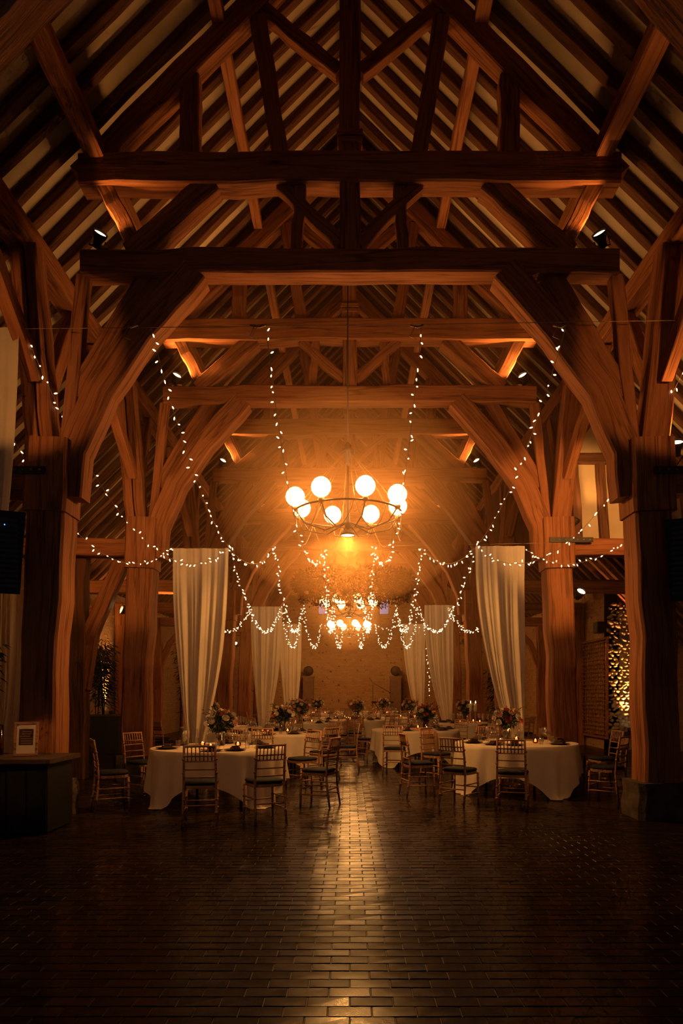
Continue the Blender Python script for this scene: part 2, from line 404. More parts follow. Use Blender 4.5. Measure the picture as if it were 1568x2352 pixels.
# stone return wall beside the porch, its stones built one by one
rw = empty('wall_return', (0, 18.5, 0), kind='structure')
b = MB(); v = [(7.0, 0, 0), (8.8, 0, 0), (8.8, 0, RC - 8.8), (7.0, 0, RC - 7.0 - .05)]; v += [(p[0], .3, p[2]) for p in v]
b.add(v, [(0, 1, 2, 3), (7, 6, 5, 4), (0, 4, 5, 1), (1, 5, 6, 2), (2, 6, 7, 3), (3, 7, 4, 0)]); b.build('wall_core', M['stone'], rw)
sm = []
for k in range(10):
    r = random.Random(40 + k); s = MB(); n = 7; ring0 = []; ring1 = []
    for i in range(n):
        a = 2 * math.pi * i / n + r.random() * .5; q = .8 + r.random() * .4
        ring0.append((math.cos(a) * .075 * q, .01, math.sin(a) * .05 * q)); ring1.append((math.cos(a) * .05 * q, -.035 - r.random() * .02, math.sin(a) * .033 * q))
    s.add(ring0 + ring1, [(i, (i + 1) % n, n + (i + 1) % n, n + i) for i in range(n)] + [tuple(range(n, 2 * n))], True); sm.append(s.mesh('stone', M['stone']))
cnt = 0
for r in range(36):
    z = .5 + r * .098
    for i in range(7):
        x = 7.05 + i * .145 + (.07 if r % 2 else 0)
        if x + z > RC - .25 or cnt > 250: continue
        cnt += 1
        so = inst('stone', sm[rnd.randrange(10)], rw, (x + (rnd.random() - .5) * .07, 0, z + (rnd.random() - .5) * .045), (0, rnd.random() * 1.6 - .8, 0)); q = .6 + .75 * rnd.random(); so.scale = (q * (.8 + .5 * rnd.random()), .7 + .7 * rnd.random(), q)
b = MB(); b.box((7.75, -.1, .46), (1.3, .3, .08)); b.build('ledge', M['plinth'], rw)
b = MB(); b.beam([(6.95, -.06, RC - 7.08), (8.8, -.06, RC - 8.93)], (0, 1, 0), .16, .14, .01, 6); b.build('barge_board', M['oak'], rw)

# ------------------------------------------------------------------ timber trusses
TY = [8.39, 12.06, 16.4, 20.4, 24.3, 28.3]; TALL = TY + [4.6]
NY = (0, 1, 0)
def make_truss():
    t = empty('roof_truss', (0, 0, 0))
    def B(name, pts, wn, wp, yo=0, segs=7, jit=.013):
        b = MB(); b.beam([(x, yo, z) for x, z in pts], NY, wn, wp, jit, segs); return b.build(name, M['oak'], t)
    for s in (-1, 1):
        B('main_post', [(s * 3.76, .42), (s * 3.72, 2.2), (s * 3.63, 4.0), (s * 3.62, 4.57)], .44, .44, 0, 10, .02)
        b = MB(); b.beam([(s * 3.76, 0, 0), (s * 3.76, 0, .44)], NY, .62, .64, .03, 3, .2); b.build('plinth', M['plinth'], t)
        B('post_head', [(s * 3.66, 3.7), (s * 3.63, 4.58)], .5, .52, 0, 4, .01)
        if s < 0:
            B('upper_post', [(-3.83, 4.56), (-4.04, 6.95)], .28, .145, -.02)
            B('upper_post', [(-3.655, 4.56), (-3.86, 6.95)], .28, .15, -.02)
        else:
            B('upper_post', [(3.70, 4.56), (3.95, 6.95)], .30, .33, 0)
        B('inner_strut', [(s * 3.46, 4.56), (s * 3.26, 6.62)], .16, .15)
        B('arch_brace', [(s * 3.42, 3.9), (s * 3.36, 4.45), (s * 3.05, 5.2), (s * 2.55, 5.9), (s * 1.88, 6.66)], .30, .36, 0, 12)
        B('inner_brace', [(s * 3.34, 5.15), (s * 2.45, 6.62)], .26, .30, .08)
        B('raking_strut', [(s * 2.66, 6.86), (s * 1.68, 7.74)], .26, .28)
        B('outer_strut', [(s * 2.56, 6.88), (s * 3.0, 7.72)], .2, .19)
        B('queen_strut', [(s * 1.95, 8.04), (s * 1.95, 9.05)], .2, .24)
        B('slanted_strut', [(s * .84, 8.04), (s * 1.12, 9.78)], .18, .2)
        B('king_brace', [(s * .12, 9.12), (s * 1.15, 9.95)], .15, .16)
        B('king_brace', [(s * .1, 7.02), (s * .84, 7.72)], .14, .15)
        B('short_strut', [(s * .66, 6.88), (s * .60, 7.72)], .13, .14)
        B('principal_rafter', [(s * 3.30, 7.82), (s * .1, 11.02)], .24, .27, 0, 10)
        B('arcade_brace', [(s * 3.75, 4.7), (s * 3.95, 6.98)], .16, .2)
        xw = 6.95 if s < 0 else 6.9
        B('aisle_tie', [(s * 3.7, 4.08), (s * xw, 4.08)], .28, .3, 0, 8)
    for d in (-1, 1):       # longitudinal braces up to the arcade plates
        for s in (-1, 1):
            b = MB(); b.beam([(s * 3.78, d * .16, 5.3), (s * 3.98, d * 1.45, 6.95)], (1, 0, 0), .14, .22, .012, 5); b.build('wind_brace', M['oak'], t)
    B('tie_beam', [(-3.26, 6.74), (0, 6.76), (3.26, 6.75)], .29, .30, 0, 14, .016)
    B('collar_beam', [(-3.28, 7.86), (0, 7.89), (3.28, 7.88)], .30, .38, 0, 14, .016)
    B('king_post', [(0, 6.86), (0, 11.3)], .24, .25, 0, 10)
    b = MB(); b.box((0, 0, 8.30), (.31, .3, .06)); b.box((0, 0, 8.22), (.28, .28, .06)); b.build('king_post_cap', M['oak'], t)
    return t
t0 = make_truss()
TL = ['nearest in view of the dark oak roof trusses, carrying the two topmost spot lamps', 'second oak roof truss from the viewer, behind the near chandelier rod',
      'third oak roof truss from the viewer, above the near chandelier glow', 'fourth oak roof truss from the viewer, above the foliage hoop',
      'fifth oak roof truss from the viewer, behind the foliage hoop', 'farthest oak roof truss, just in front of the end wall', 'oak roof truss just above the viewer, out of sight overhead']
trusses = []
for i, y in enumerate(TALL):
    t = t0 if i == 0 else copy_tree(t0)
    t.location = (0, y, 0); tag(t, TL[i], 'roof truss', 'oak roof trusses along the barn'); trusses.append(t)
    for s in (-1, 1):        # aisle wall posts
        if s > 0 and y < 18.5: continue
        b = MB(); b.beam([(s * 6.82, 0, 0), (s * 6.82, 0, 4.2)], NY, .28, .3, .015, 7); b.build('wall_post', M['oak'], t)
        b = MB(); b.beam([(s * 6.75, 0, 2.5), (s * 6.4, 0, 3.3), (s * 5.8, 0, 3.95)], NY, .18, .2, .012, 6); b.build('aisle_brace', M['oak'], t)
b = MB(); b.beam([(-4.86, .15, 0), (-4.82, .15, 3.95)], NY, .26, .30, .02, 8); b.build('aisle_post', M['board'], trusses[1])
b = MB(); b.beam([(-4.78, .15, 1.6), (-4.62, .15, 2.6), (-4.05, .15, 3.92)], NY, .2, .26, .012, 8); b.build('aisle_brace', M['oak'], trusses[1])
def strap(t, x0, x1, z, y=-.27):
    st = MB().box(((x0 + x1) / 2, y, z), (x1 - x0, .025, .085)).build('iron_strap', M['iron'], t)
    n = int((x1 - x0) / .1)
    for k in range(n):
        MB().lathe([(.013, 0), (.013, .012), (.0, .016)], (x0 + .06 + k * (x1 - x0 - .12) / max(1, n - 1), y - .012, z), 8, look_rot((0, -1, 0))).build('bolt', M['bolt'], st)
strap(trusses[0], 3.62, 4.35, 4.17); strap(trusses[1], 3.45, 4.2, 4.17); strap(trusses[0], -4.35, -3.62, 4.17)
# plastered stud partition across the right aisle
pw = empty('wall_aisle', (0, 12.22, 0), kind='structure')
b = MB(); v = [(3.9, .05, 4.2), (7.2, .05, 4.2), (7.2, .05, RC - 7.2), (3.9, .05, RC - 3.9)]; v += [(p[0], .12, p[2]) for p in v]
b.add(v, [(0, 1, 2, 3), (7, 6, 5, 4), (0, 4, 5, 1), (1, 5, 6, 2), (2, 6, 7, 3), (3, 7, 4, 0)]); b.build('plaster_panel', M['plaster'], pw)
for k, x in enumerate((4.02, 4.5, 5.0, 5.5, 6.0, 6.5)):
    zt = min(5.7, RC - x - .2)
    b = MB(); b.beam([(x + .06, 0, 4.22), (x - .03, 0, zt)], NY, .14, .15, .01, 5); b.build('stud', M['rafter'], pw)
b = MB(); b.beam([(3.85, 0, 5.72), (5.85, 0, 5.72)], NY, .16, .17, .01, 5); b.build('rail', M['rafter'], pw)
for p in ([(3.85, 5.75), (4.55, 6.75)], [(3.85, 6.1), (4.2, 6.95)]):
    b = MB(); b.beam([(x, 0, z) for x, z in p], NY, .13, .12, .01, 4); b.build('brace', M['rafter'], pw)
# vertical boarding of the right arcade
ab = empty('wall_arcade', (3.92, 0, 0), kind='structure'); bms = []
for k in range(4):
    b = MB(); b.beam([(0, 0, 4.26), (0, 0, 6.92)], (0, 1, 0), .19, .035, .004, 4, .08); bms.append(b.mesh('plank', M['board']))
y = 12.5
while y < 20.1:
    if abs(y - 16.4) > .3: inst('plank', bms[rnd.randrange(4)], ab, (rnd.random() * .012, y, 0))
    y += .197

# ------------------------------------------------------------------ spot lamps
def spot_lamp(pos, aim, label, bracket_to, group='spot lamps on the timbers', r=.075, mat='spot', watts=SPOT_W, cone=84, throw=None):
    pos = Vector(pos); t = empty('spot_lamp', pos, 0, label, 'lamp', group); R = look_rot(aim)
    MB().lathe([(.02, -.17), (.045, -.16), (.055, -.08), (r * 1.12, -.02), (r * 1.18, .022), (r * 1.06, .022), (r * 1.02, 0)], (0, 0, 0), 18, R).build('housing', M['iron'], t)
    MB().lathe([(.0001, .004), (r * .6, .003), (r, 0)], (0, 0, 0), 18, R).build('lens', M[mat], t)
    lamp('SPOT', 'light', t, Vector(aim).normalized() * .03, watts, r * .8, throw or aim, cone)
    bt = Vector(bracket_to) - pos; b = MB(); sd = R @ Vector((1, 0, 0))
    a0 = R @ Vector((0, 0, -.06))
    b.tube([a0 + sd * r * 1.15, a0 + sd * r * 1.1 - (R @ Vector((0, 0, .1))), bt], .009, 6); b.tube([a0 - sd * r * 1.15, a0 - sd * r * 1.1 - (R @ Vector((0, 0, .1))), bt], .009, 6)
    b.build('bracket', M['iron'], t)
    MB().lathe([(.05, -.01), (.05, .015), (.02, .022)], bt, 12).build('mounting_plate', M['brass'], t)
    return t
ORD = ['nearest truss', 'second truss', 'third truss', 'fourth truss', 'fifth truss', 'farthest truss']
for i, y in enumerate(TY[:5]):
    for s in (-1, 1):
        w = 'left' if s < 0 else 'right'
        p = (s * 3.02, y - .13, 7.07)
        facing = -1 if not (i == 3 and s < 0) else 1
        spot_lamp(p, (-s * .52, facing * .58, .6), 'lit black spot lamp on the %s end of the tie beam of the %s' % (w, ORD[i]), (s * 2.98, y - .10, 6.905), watts=SPOT_W * (.3 if i == 0 else 1.0), cone=84 if i == 0 else 130, throw=(-s * .55, facing * (-.06 if i == 0 else .12), .8))
    if i < 4:                # far side lamps lighting the collars
        pass
for (i, s, z, aim) in ((1, 1, 3.3, (.2, -.75, .62)), (3, 1, 3.3, (.3, -.7, .6)), (4, -1, 3.3, (-.2, -.75, .5)), (4, 1, 3.4, (.1, .5, .8)), (2, -1, 3.3, (-.3, .3, .85))):
    y = TY[i]; w = 'left' if s < 0 else 'right'
    spot_lamp((s * 4.05, y - .1, z), aim, 'spot lamp on the aisle side of the %s post of the %s' % (w, ORD[i]), (s * 3.86, y, z - .05))
spot_lamp((-4.15, TY[1] + .42, 3.05), (-.78, -.5, .3), 'spot lamp facing the aisle under the tie of the second left post', (-3.9, TY[1] + .2, 3.0), watts=450, cone=64, throw=(-.42, .9, -.06))
spot_lamp((3.98, TY[0] - .08, 4.56), (-.25, -.62, .75), 'bright spot lamp above the iron strap on the nearest right post', (3.95, TY[0] - .05, 4.235))
spot_lamp((3.95, TY[1] - .1, 4.56), (.5, -.1, .85), 'spot lamp above the iron strap of the second right post', (3.95, TY[1], 4.235), watts=45)
spot_lamp((-3.98, TY[0] + .3, 4.5), (.06, .95, .02), 'spot lamp on the aisle tie behind the nearest left post', (-3.98, TY[0] + .1, 4.235), watts=150, cone=70)
spot_lamp((3.98, TY[0] + .3, 4.5), (-.06, .95, -.06), 'added unseen spot lamp behind the nearest right post, brightening the second post', (3.98, TY[0] + .1, 4.235), watts=420, cone=60)  # twin head added out of view to light the second right post
spot_lamp((-3.7, 4.6 + .3, 4.1), (.03, .64, -.76), 'added unseen spot lamp above the viewer, brightening the picture frame on the bar', (-3.7, 4.6 + .2, 4.08), watts=190, cone=18)  # added out of view to brighten the framed notice
for s in (-1, 1):
    spot_lamp((s * 2.9, 4.6 + .2, 6.5), (.22, .6, -.78) if s < 0 else (-.14, .66, -.74), 'added unseen spot lamp under the overhead truss, %s side, brightening the table fronts' % ('left' if s < 0 else 'right'), (s * 2.95, 4.6, 6.6), watts=260, cone=31 if s < 0 else 25)  # pair added out of view to brighten the table fronts
    spot_lamp((s * 3.9, 4.6 + .3, 4.5), (0, .95, .27), 'added unseen spot lamp on the overhead %s aisle tie, brightening the nearest posts' % ('left' if s < 0 else 'right'), (s * 3.9, 4.7, 4.235), watts=150, cone=40)  # pair added out of view to light the fronts of the nearest posts
def uplight(pos, aim, label):
    t = empty('uplight', pos, 0, label, 'lamp', 'uplights at the aisle walls'); R = look_rot(aim)
    MB().lathe([(.06, -.1), (.07, -.09), (.075, .01), (.068, .01), (.065, -.01)], (0, 0, .1), 14, R).build('housing', M['iron'], t)
    MB().lathe([(.0001, 0), (.062, 0)], (0, 0, .1), 14, R).build('lens', M['uplight'], t); lamp('SPOT', 'light', t, Vector((0, 0, .1)) + Vector(aim).normalized() * .015, UP_W, .05, aim, 44).data.spot_blend = .9
uplight((7.5, 18.25, .5), (-.03, .14, 1), 'uplight on the ledge below the rough stone return wall at right')
uplight((-6.84, 19.6, .92), (-.11, -.04, 1), 'uplight behind the tall potted bamboo at the left brick wall')
o = MB(); o.box((-6.87, 19.3, .46), (.26, 2.0, .92)); tag(o.build('trim_2', M['plinth']), kind='structure')

# ------------------------------------------------------------------ chandeliers
def chandelier():
    t = empty('chandelier', (0, 0, 0)); R = .80; Z = 4.18; hub = 5.12
    MB().lathe([(.03, 4.9), (.05, 4.93), (.055, 5.08), (.09, 5.1), (.09, 5.14), (.05, 5.16), (.055, 5.2), (.02, 5.24)], (0, 0, 0), 14).build('hub', M['iron'], t)
    MB().tube([(0, 0, 5.2), (0, 0, RC - .4)], .013, 6).build('rod', M['iron'], t)
    MB().lathe([(.02, 3.95), (.05, 4.0), (.03, 4.1), (.02, 4.3), (.02, 4.95)], (0, 0, 0), 10).build('stem', M['iron'], t)
    MB().tube([(R * math.cos(a), R * math.sin(a), Z) for a in [2 * math.pi * k / 48 for k in range(49)]], .014, 6).build('ring', M['iron'], t)
    for k in range(10):
        a = 2 * math.pi * (k + .5) / 10 + .12; c, s_ = math.cos(a), math.sin(a)
        MB().tube([(0.04 * c, .04 * s_, hub), (R * .6 * c, R * .6 * s_, hub - .52), (R * c, R * s_, Z)], .005, 4).build('suspension_wire', M['brass'], t)
        a2 = a + 2 * math.pi / 10; pts = []
        for j in range(11):
            u = j / 10; aa = a + (a2 - a) * u; pts.append((R * math.cos(aa), R * math.sin(aa), Z - .5 * 4 * u * (1 - u) * .75))
        MB().tube(pts, .006, 4).build('bead_swag', M['brass'], t)
    for k in range(8):
        a = 2 * math.pi * k / 8 + .31; c, s_ = math.cos(a), math.sin(a)
        arm = MB().tube([(.03 * c, .03 * s_, 4.05), (.35 * c, .35 * s_, 3.92), (.66 * c, .66 * s_, 4.0), (R * c, R * s_, Z)], .010, 6).build('arm', M['iron'], t)
        MB().lathe([(.035, Z - .02), (.045, Z + .02), (.03, Z + .05)], (R * c, R * s_, 0), 10).build('lamp_holder', M['brass'], arm)
        rr = .14  # candle bulbs enlarged to globes to imitate their glow
        lamp('POINT', 'light', arm, (R * c, R * s_, Z + .05 + rr), CHAND_W, .05)
        MB().lathe([(.0001, Z + .05)] + [(rr * math.sin(math.pi * j / 8), Z + .05 + rr - rr * math.cos(math.pi * j / 8)) for j in range(1, 8)] + [(.0001, Z + .05 + 2 * rr)], (R * c, R * s_, 0), 12).build('glow_sized_bulb', M['bulb'], arm)
    dl = MB().lathe([(.03, 3.95), (.09, 3.93), (.11, 3.86), (.10, 3.86), (.08, 3.9)], (0, 0, 0), 16).build('downlight', M['iron'], t)
    MB().lathe([(.0001, 3.868), (.098, 3.868)], (0, 0, 0), 16).build('lens', M['spot'], dl)
    lamp('SPOT', 'light', dl, (0, 0, 3.84), DOWN_W, .10, (0, 0, -1), 178)
    return t
ch0 = chandelier()
for i, (y, lab) in enumerate(((10.15, 'large near iron chandelier with bulbs enlarged to their glow and hanging swags'), (21.0, 'middle chandelier glowing just below the foliage hoop'), (28.2, 'farthest chandelier, lowest in view, in front of the end wall'))):
    c = ch0 if i == 0 else copy_tree(ch0)
    if i:
        for q in c.children_recursive:
            if q.type == 'LIGHT' and q.data.type == 'SPOT': q.data = q.data.copy(); q.data.energy = DOWN_W * .18
    c.location = (-.03, y, 0); tag(c, lab, 'chandelier', 'chandeliers down the middle of the barn')

# ------------------------------------------------------------------ wires and fairy lights
WY = [7.9, 11.4, 19.0, 24.0]; WZ = [5.75, 3.95, 3.95, 3.98]
WN = ['nearest', 'second', 'third', 'farthest']
for i in range(4):
    w = empty('wire_cable', (0, WY[i], WZ[i]), 0, 'thin taut wire across the nave, %s of the four, holding fairy lights' % WN[i], 'wire', 'wires across the nave')
    xe = 3.9 if i == 0 else 3.4
    MB().tube([(-xe, 0, -.02), (0, 0, 0.02), (xe, 0, .08)], .004, 4).build('cable', M['cord'], w)
    for x in (-2.45, -.97, -1.0, .85, 2.5) if i == 0 else ():
        b = MB(); b.tube([(x, -.01, .02), (x - .07, -.02, -.01), (x - .15, -.01, .015)], .012, 5); b.tube([(x - .1, -.02, 0), (x - .16, -.02, -.12), (x - .08, -.03, -.16)], .005, 4); b.build('plug_bundle', M['cord'], w)
HX = [[-4.5, -3.78, -2.3, -.97, .83, 2.5, 4.1, 4.9], [-2.95, -2.0, -1.24, -.42, .40, 1.2, 2.1, 2.9], [-2.75, -1.9, -1.3, -.45, .42, 1.3, 1.9, 2.75], [-2.6, -1.75, -1.0, -.25, .3, .9, 1.75, 2.6]]
SL = ['leftmost fairy light string, starting beside the nearest left curtain', 'second fairy light string from the left, crossing the front of the left curtain', 'third fairy light string from the left, starting on the near left arch brace', 'fairy light string just left of the chandelier rod',
      'fairy light string just right of the chandelier rod', 'sixth fairy light string from the left, starting on the near right arch brace', 'second fairy light string from the right, crossing the plastered partition', 'rightmost fairy light string, crossing the right posts']
def string_path(j):
    pts = []
    for i in range(3):
        p0 = Vector((HX[i][j], WY[i], WZ[i])); p1 = Vector((HX[i + 1][j], WY[i + 1], WZ[i + 1]))
        sag = (1.18, 1.02, .98)[i]; n = (34, 40, 26)[i]
        for k in range(n + (i == 2)):
            t = k / n; p = p0.lerp(p1, t); p.z -= 4 * sag * t * (1 - t); pts.append(p)
    return pts
def fairy(name, pts, label, step, r):
    t = empty(name, pts[0], 0, label, 'string lights', 'fairy light strings'); o0 = Vector(pts[0]); pts = [Vector(p) - o0 for p in pts]
    MB().tube(pts, .0035, 4).build('cord', M['cord'], t)
    bb = MB(); acc = 0; nxt = step * .5
    for a, b in zip(pts, pts[1:]):
        L = (b - a).length
        while nxt < acc + L:
            p = a.lerp(b, (nxt - acc) / L); d = Vector((rnd.random() - .5, rnd.random() - .5, rnd.random() * .9 - .55)).normalized()
            yy = p.y + o0.y
            rr = r * (1 if yy < 11 else 1.15 if yy < 18 else 1.3)
            q = p + d * .034
            R = look_rot(d)
            bb.lathe([(rr * .45, -.012), (rr, .006), (rr * .6, .024), (.0008, .03)], q, 6, R)
            nxt += step * (.75 + .5 * rnd.random())
        acc += L
    tag(bb.build('bulbs', M['fairy'], t), kind='stuff'); return t
for j in range(8):
    fairy('fairy_light_string', string_path(j), SL[j], .105, .0095)
pts = []
for (x0, x1) in ((-1.0, -.25), (-.25, .3), (.3, .9), (.9, 1.75), (1.75, 2.6)):
    for k in range(10):
        u = k / 10; pts.append((x0 + (x1 - x0) * u, 23.95, 3.98 - .18 * 4 * u * (1 - u)))
fairy('fairy_light_string', pts, 'fairy light string looped along the farthest wire above the stage', .09, .011)
fairy('fairy_light_string', [(2.66 + .12 * k / 20 + .02 * math.sin(k), 23.9, 3.95 - 2.5 * k / 20) for k in range(21)], 'fairy light string hanging straight down beside the far right curtain', .12, .011)

# ------------------------------------------------------------------ curtains
def curtain(x, Y, ztop, w, xg, zg, wg, label, folds=6, flare=.12, zb=.04, name='curtain', grp='pale voile curtains along the nave'):
    b = MB(); n = 60; m = 40; vs_ = []; fs = []
    ph = rnd.random() * 6
    for i in range(m + 1):
        t = i / m; z = ztop + (zb - ztop) * t
        tg = (ztop - z) / (ztop - zg)
        if tg <= 1:
            e = tg ** 2.1; ww = w + (wg - w) * e; xc = x + (xg - x) * e
        else:
            e = (z - zb) / (zg - zb); ww = wg + flare * (1 - e); xc = xg
        for k in range(n + 1):
            u = k / n - .5; amp = .020 + .034 * min(1, tg)
            yy = amp * (.75 * math.sin(u * folds * 2.3 + ph + .5 * math.sin(3 * t)) + .5 * math.sin(u * folds * 5.3 + 2.3 * ph + .6 * t) + .3 * math.sin(u * folds * 9.7 + 4.1 * ph + .8 * math.sin(u * 5 + ph)) + .16 * math.sin(u * folds * 17.0 + ph * 7))
            vs_.append((xc + u * ww + .008 * math.sin(9 * t + u * 7), Y + yy, z))
    for i in range(m):
        for k in range(n):
            a = i * (n + 1) + k; fs.append((a, a + 1, a + n + 2, a + n + 1))
    b.add(vs_, fs, True); o = b.build(name, M['voile']); tag(o, label, 'curtain', grp); return o
curtain(-4.28, 7.86, 5.73, .98, -4.5, 1.2, .3, 'pale curtain cut by the left edge, hanging from the nearest wire')
curtain(-2.475, 11.36, 3.93, .93, -2.56, .75, .30, 'largest left voile curtain, hanging behind the front left table')
curtain(2.50, 11.36, 3.97, .83, 2.78, .75, .26, 'largest right voile curtain, hanging behind the front right table')
curtain(-2.30, 18.95, 3.94, .87, -2.38, .7, .30, 'middle left voile curtain')
curtain(2.48, 18.95, 3.98, .81, 2.72, .7, .26, 'middle right voile curtain')
curtain(-2.07, 23.9, 3.97, .78, -2.05, .7, .34, 'farthest left voile curtain, beside the end wall')
curtain(2.25, 23.9, 3.97, .77, 2.45, .7, .26, 'farthest right voile curtain, beside the end wall')
curtain(-5.85, 14.6, 3.4, .5, -6.15, 1.2, .16, 'narrow pale drape in the left aisle behind the nearest left post', 4, .05)
curtain(-5.05, 10.6, 3.15, .62, -5.2, .9, .4, 'pale drape at the left edge above the bar', 4, .05)
curtain(-5.55, 10.7, 3.3, .4, -5.55, .9, .3, 'pale drape cut by the left edge beside the near bamboo', 3, .05)

# ------------------------------------------------------------------ foliage hoop
def leaf_cloud(b, c, rad, n, L, r):
    for _ in range(n):
        d = Vector((r.gauss(0, 1), r.gauss(0, 1), r.gauss(0, 1))).normalized(); q = r.random() ** .5
        p = Vector(c) + Vector((d.x * rad[0], d.y * rad[1], d.z * rad[2])) * q
        dd = (d + Vector((r.gauss(0, .5), r.gauss(0, .5), r.gauss(0, .5)))).normalized()
        b.leaf(p, dd, Vector((r.random() - .5, r.random() - .5, r.random())), L * (.7 + .6 * r.random()), L * .42)
rose_mesh = {}
def rose_m(k, rad=.045):
    key = (k, rad)
    if key in rose_mesh: return rose_mesh[key]
    b = MB(); r = random.Random(len(rose_mesh))
    for lay, (q, hh, n) in enumerate(((1.0, .55, 6), (.75, .8, 5), (.45, 1.0, 4))):
        for i in range(n):
            a = 2 * math.pi * (i + lay * .5) / n; w = 2.0 * math.pi / n * .62; vs_ = []
            for v_ in (0, .55, 1):
                rr = rad * q * (.35 + .75 * math.sin(v_ * 1.9)); z = rad * hh * v_ * 1.2 - rad * .3
                for u in (-1, 0, 1): vs_.append((rr * math.cos(a + u * w), rr * math.sin(a + u * w), z - (abs(u) * .1 * rad if v_ == 1 else 0)))
            b.add(vs_, [(0, 1, 4, 3), (1, 2, 5, 4), (3, 4, 7, 6), (4, 5, 8, 7)], True)
    rose_mesh[key] = b.mesh('rose', M['rose_' + k]); return rose_mesh[key]
hp = empty('foliage_hoop', (.12, 18.2, 4.45), 0, 'big hanging hoop of dark foliage with dried blooms above the middle chandelier', 'flower hoop')
RH = 1.42
MB().tube([(RH * math.cos(2 * math.pi * k / 40), RH * math.sin(2 * math.pi * k / 40), 0) for k in range(41)], .03, 6).build('hoop', M['iron'], hp)
b = MB(); r = random.Random(3)
for k in range(44):
    a = 2 * math.pi * k / 44
    leaf_cloud(b, (RH * math.cos(a), RH * math.sin(a), -.05 + .06 * r.random()), (.24, .24, .22 + .1 * r.random()), 120, .12, r)
tag(b.build('foliage', M['dryleaf'], hp), kind='stuff')
b = MB()
for k in range(60):
    a = r.random() * 6.283; p = Vector((RH * math.cos(a), RH * math.sin(a), -.15)); 
    for q in range(10): leaf_cloud(b, p - Vector((0, 0, q * .035)), (.05, .05, .03), 3, .08, r)
tag(b.build('trailing_foliage', M['leafdark'], hp), kind='stuff')
for k in range(16):
    a = 2 * math.pi * k / 16 + r.random() * .3; inst('bloom', rose_m('peach' if k % 2 else 'red', .07), hp, (RH * math.cos(a) * .98, RH * math.sin(a) * .98, -.3 - .12 * r.random()), (2.6 + r.random(), r.random(), 0))
for k in range(4):
    a = 2 * math.pi * k / 4 + .6; MB().tube([(RH * math.cos(a), RH * math.sin(a), 0), (RH * .5 * math.cos(a), RH * .5 * math.sin(a), 1.4), (.1 * math.cos(a), .1 * math.sin(a), 2.25)], .012, 5).build('rope', M['cord'], hp)

# ------------------------------------------------------------------ furniture meshes
def chair_parts():
    P = {}
    def leg_front(s):
        b = MB(); b.tube([(s * .185, .19, 0), (s * .182, .185, .22), (s * .18, .18, .43)], .014, 7, .016)
        for z in (.15, .28, .36): b.lathe([(.015, -.012), (.021, 0), (.015, .012)], (s * .183, .185, z), 7)
        return b
    def leg_back(s):
        b = MB(); b.tube([(s * .19, -.235, 0), (s * .185, -.20, .22), (s * .182, -.185, .43), (s * .178, -.20, .65), (s * .172, -.245, .92)], .0145, 7)
        for z, y in ((.15, -.212), (.3, -.194), (.6, -.196), (.76, -.216)): b.lathe([(.015, -.012), (.021, 0), (.015, .012)], (s * .183, y, z), 7)
        return b
    P['leg'] = [leg_front(-1), leg_front(1), leg_back(-1), leg_back(1)]
    br = MB()
    br.tube([(-.175, -.243, .905), (0, -.252, .91), (.175, -.243, .905)], .013, 6)
    br.tube([(-.176, -.226, .795), (.176, -.226, .795)], .009, 6)
    br.tube([(-.177, -.212, .735), (.177, -.212, .735)], .010, 6); br.tube([(-.18, -.198, .64), (.18, -.198, .64)], .009, 6); br.tube([(-.18, -.19, .55), (.18, -.19, .55)], .009, 6)
    for k in range(7):
        x = -.135 + k * .045; br.tube([(x, -.213, .735), (x, -.228, .80), (x, -.247, .905)], .0075, 5)
    P['backrest'] = [br]
    st = MB(); v = []
    n = 20
    for z in (.42, .455):
        for k in range(n):
            a = 2 * math.pi * k / n; c, s = math.cos(a), math.sin(a); q = (abs(c) ** 4 + abs(s) ** 4) ** -.25
            v.append((c * q * .2, s * q * .2, z))
    st.add(v, [(k, (k + 1) % n, n + (k + 1) % n, n + k) for k in range(n)] + [tuple(range(n - 1, -1, -1)), tuple(range(n, 2 * n))]); P['seat'] = [st]
    cu = MB(); v = []; prof = [(.19, .455), (.205, .475), (.195, .497), (.12, .507)]
    for rr, z in prof:
        for k in range(n):
            a = 2 * math.pi * k / n; c, s = math.cos(a), math.sin(a); q = (abs(c) ** 4 + abs(s) ** 4) ** -.25; v.append((c * q * rr, s * q * rr, z))
    f = [(i * n + k, i * n + (k + 1) % n, (i + 1) * n + (k + 1) % n, (i + 1) * n + k) for i in range(3) for k in range(n)] + [tuple(3 * n + k for k in range(n))]
    cu.add(v, f, True); P['cushion'] = [cu]
    sr = []
    for z in (.16, .29):
        for s in (-1, 1): b = MB(); b.tube([(s * .185, .188, z), (s * .187, -.21, z)], .009, 5); sr.append(b)
    b = MB(); b.tube([(-.184, .188, .23), (.184, .188, .23)], .009, 5); sr.append(b)
    b = MB(); b.tube([(-.186, -.204, .23), (.186, -.204, .23)], .009, 5); sr.append(b)
    P['stretcher'] = sr
    return P
CP = chair_parts()
CM = [(n, b.mesh(n, M['cushion'] if n == 'cushion' else M['limewash'])) for n, L in CP.items() for b in L]
def joined_chair():
    me = MB(); slots = []
    for n, L in CP.items():
        for b in L:
            me.add(b.v, b.f, False); slots += [1 if n == 'cushion' else 0] * len(b.f)
    m = me.mesh('chair', M['limewash']); m.materials.append(M['cushion']); m.polygons.foreach_set('material_index', slots); return m
CJ = joined_chair()
SEAT = {}
SECT = ['right', 'far right', 'far', 'far left', 'left', 'near left', 'near', 'near right']
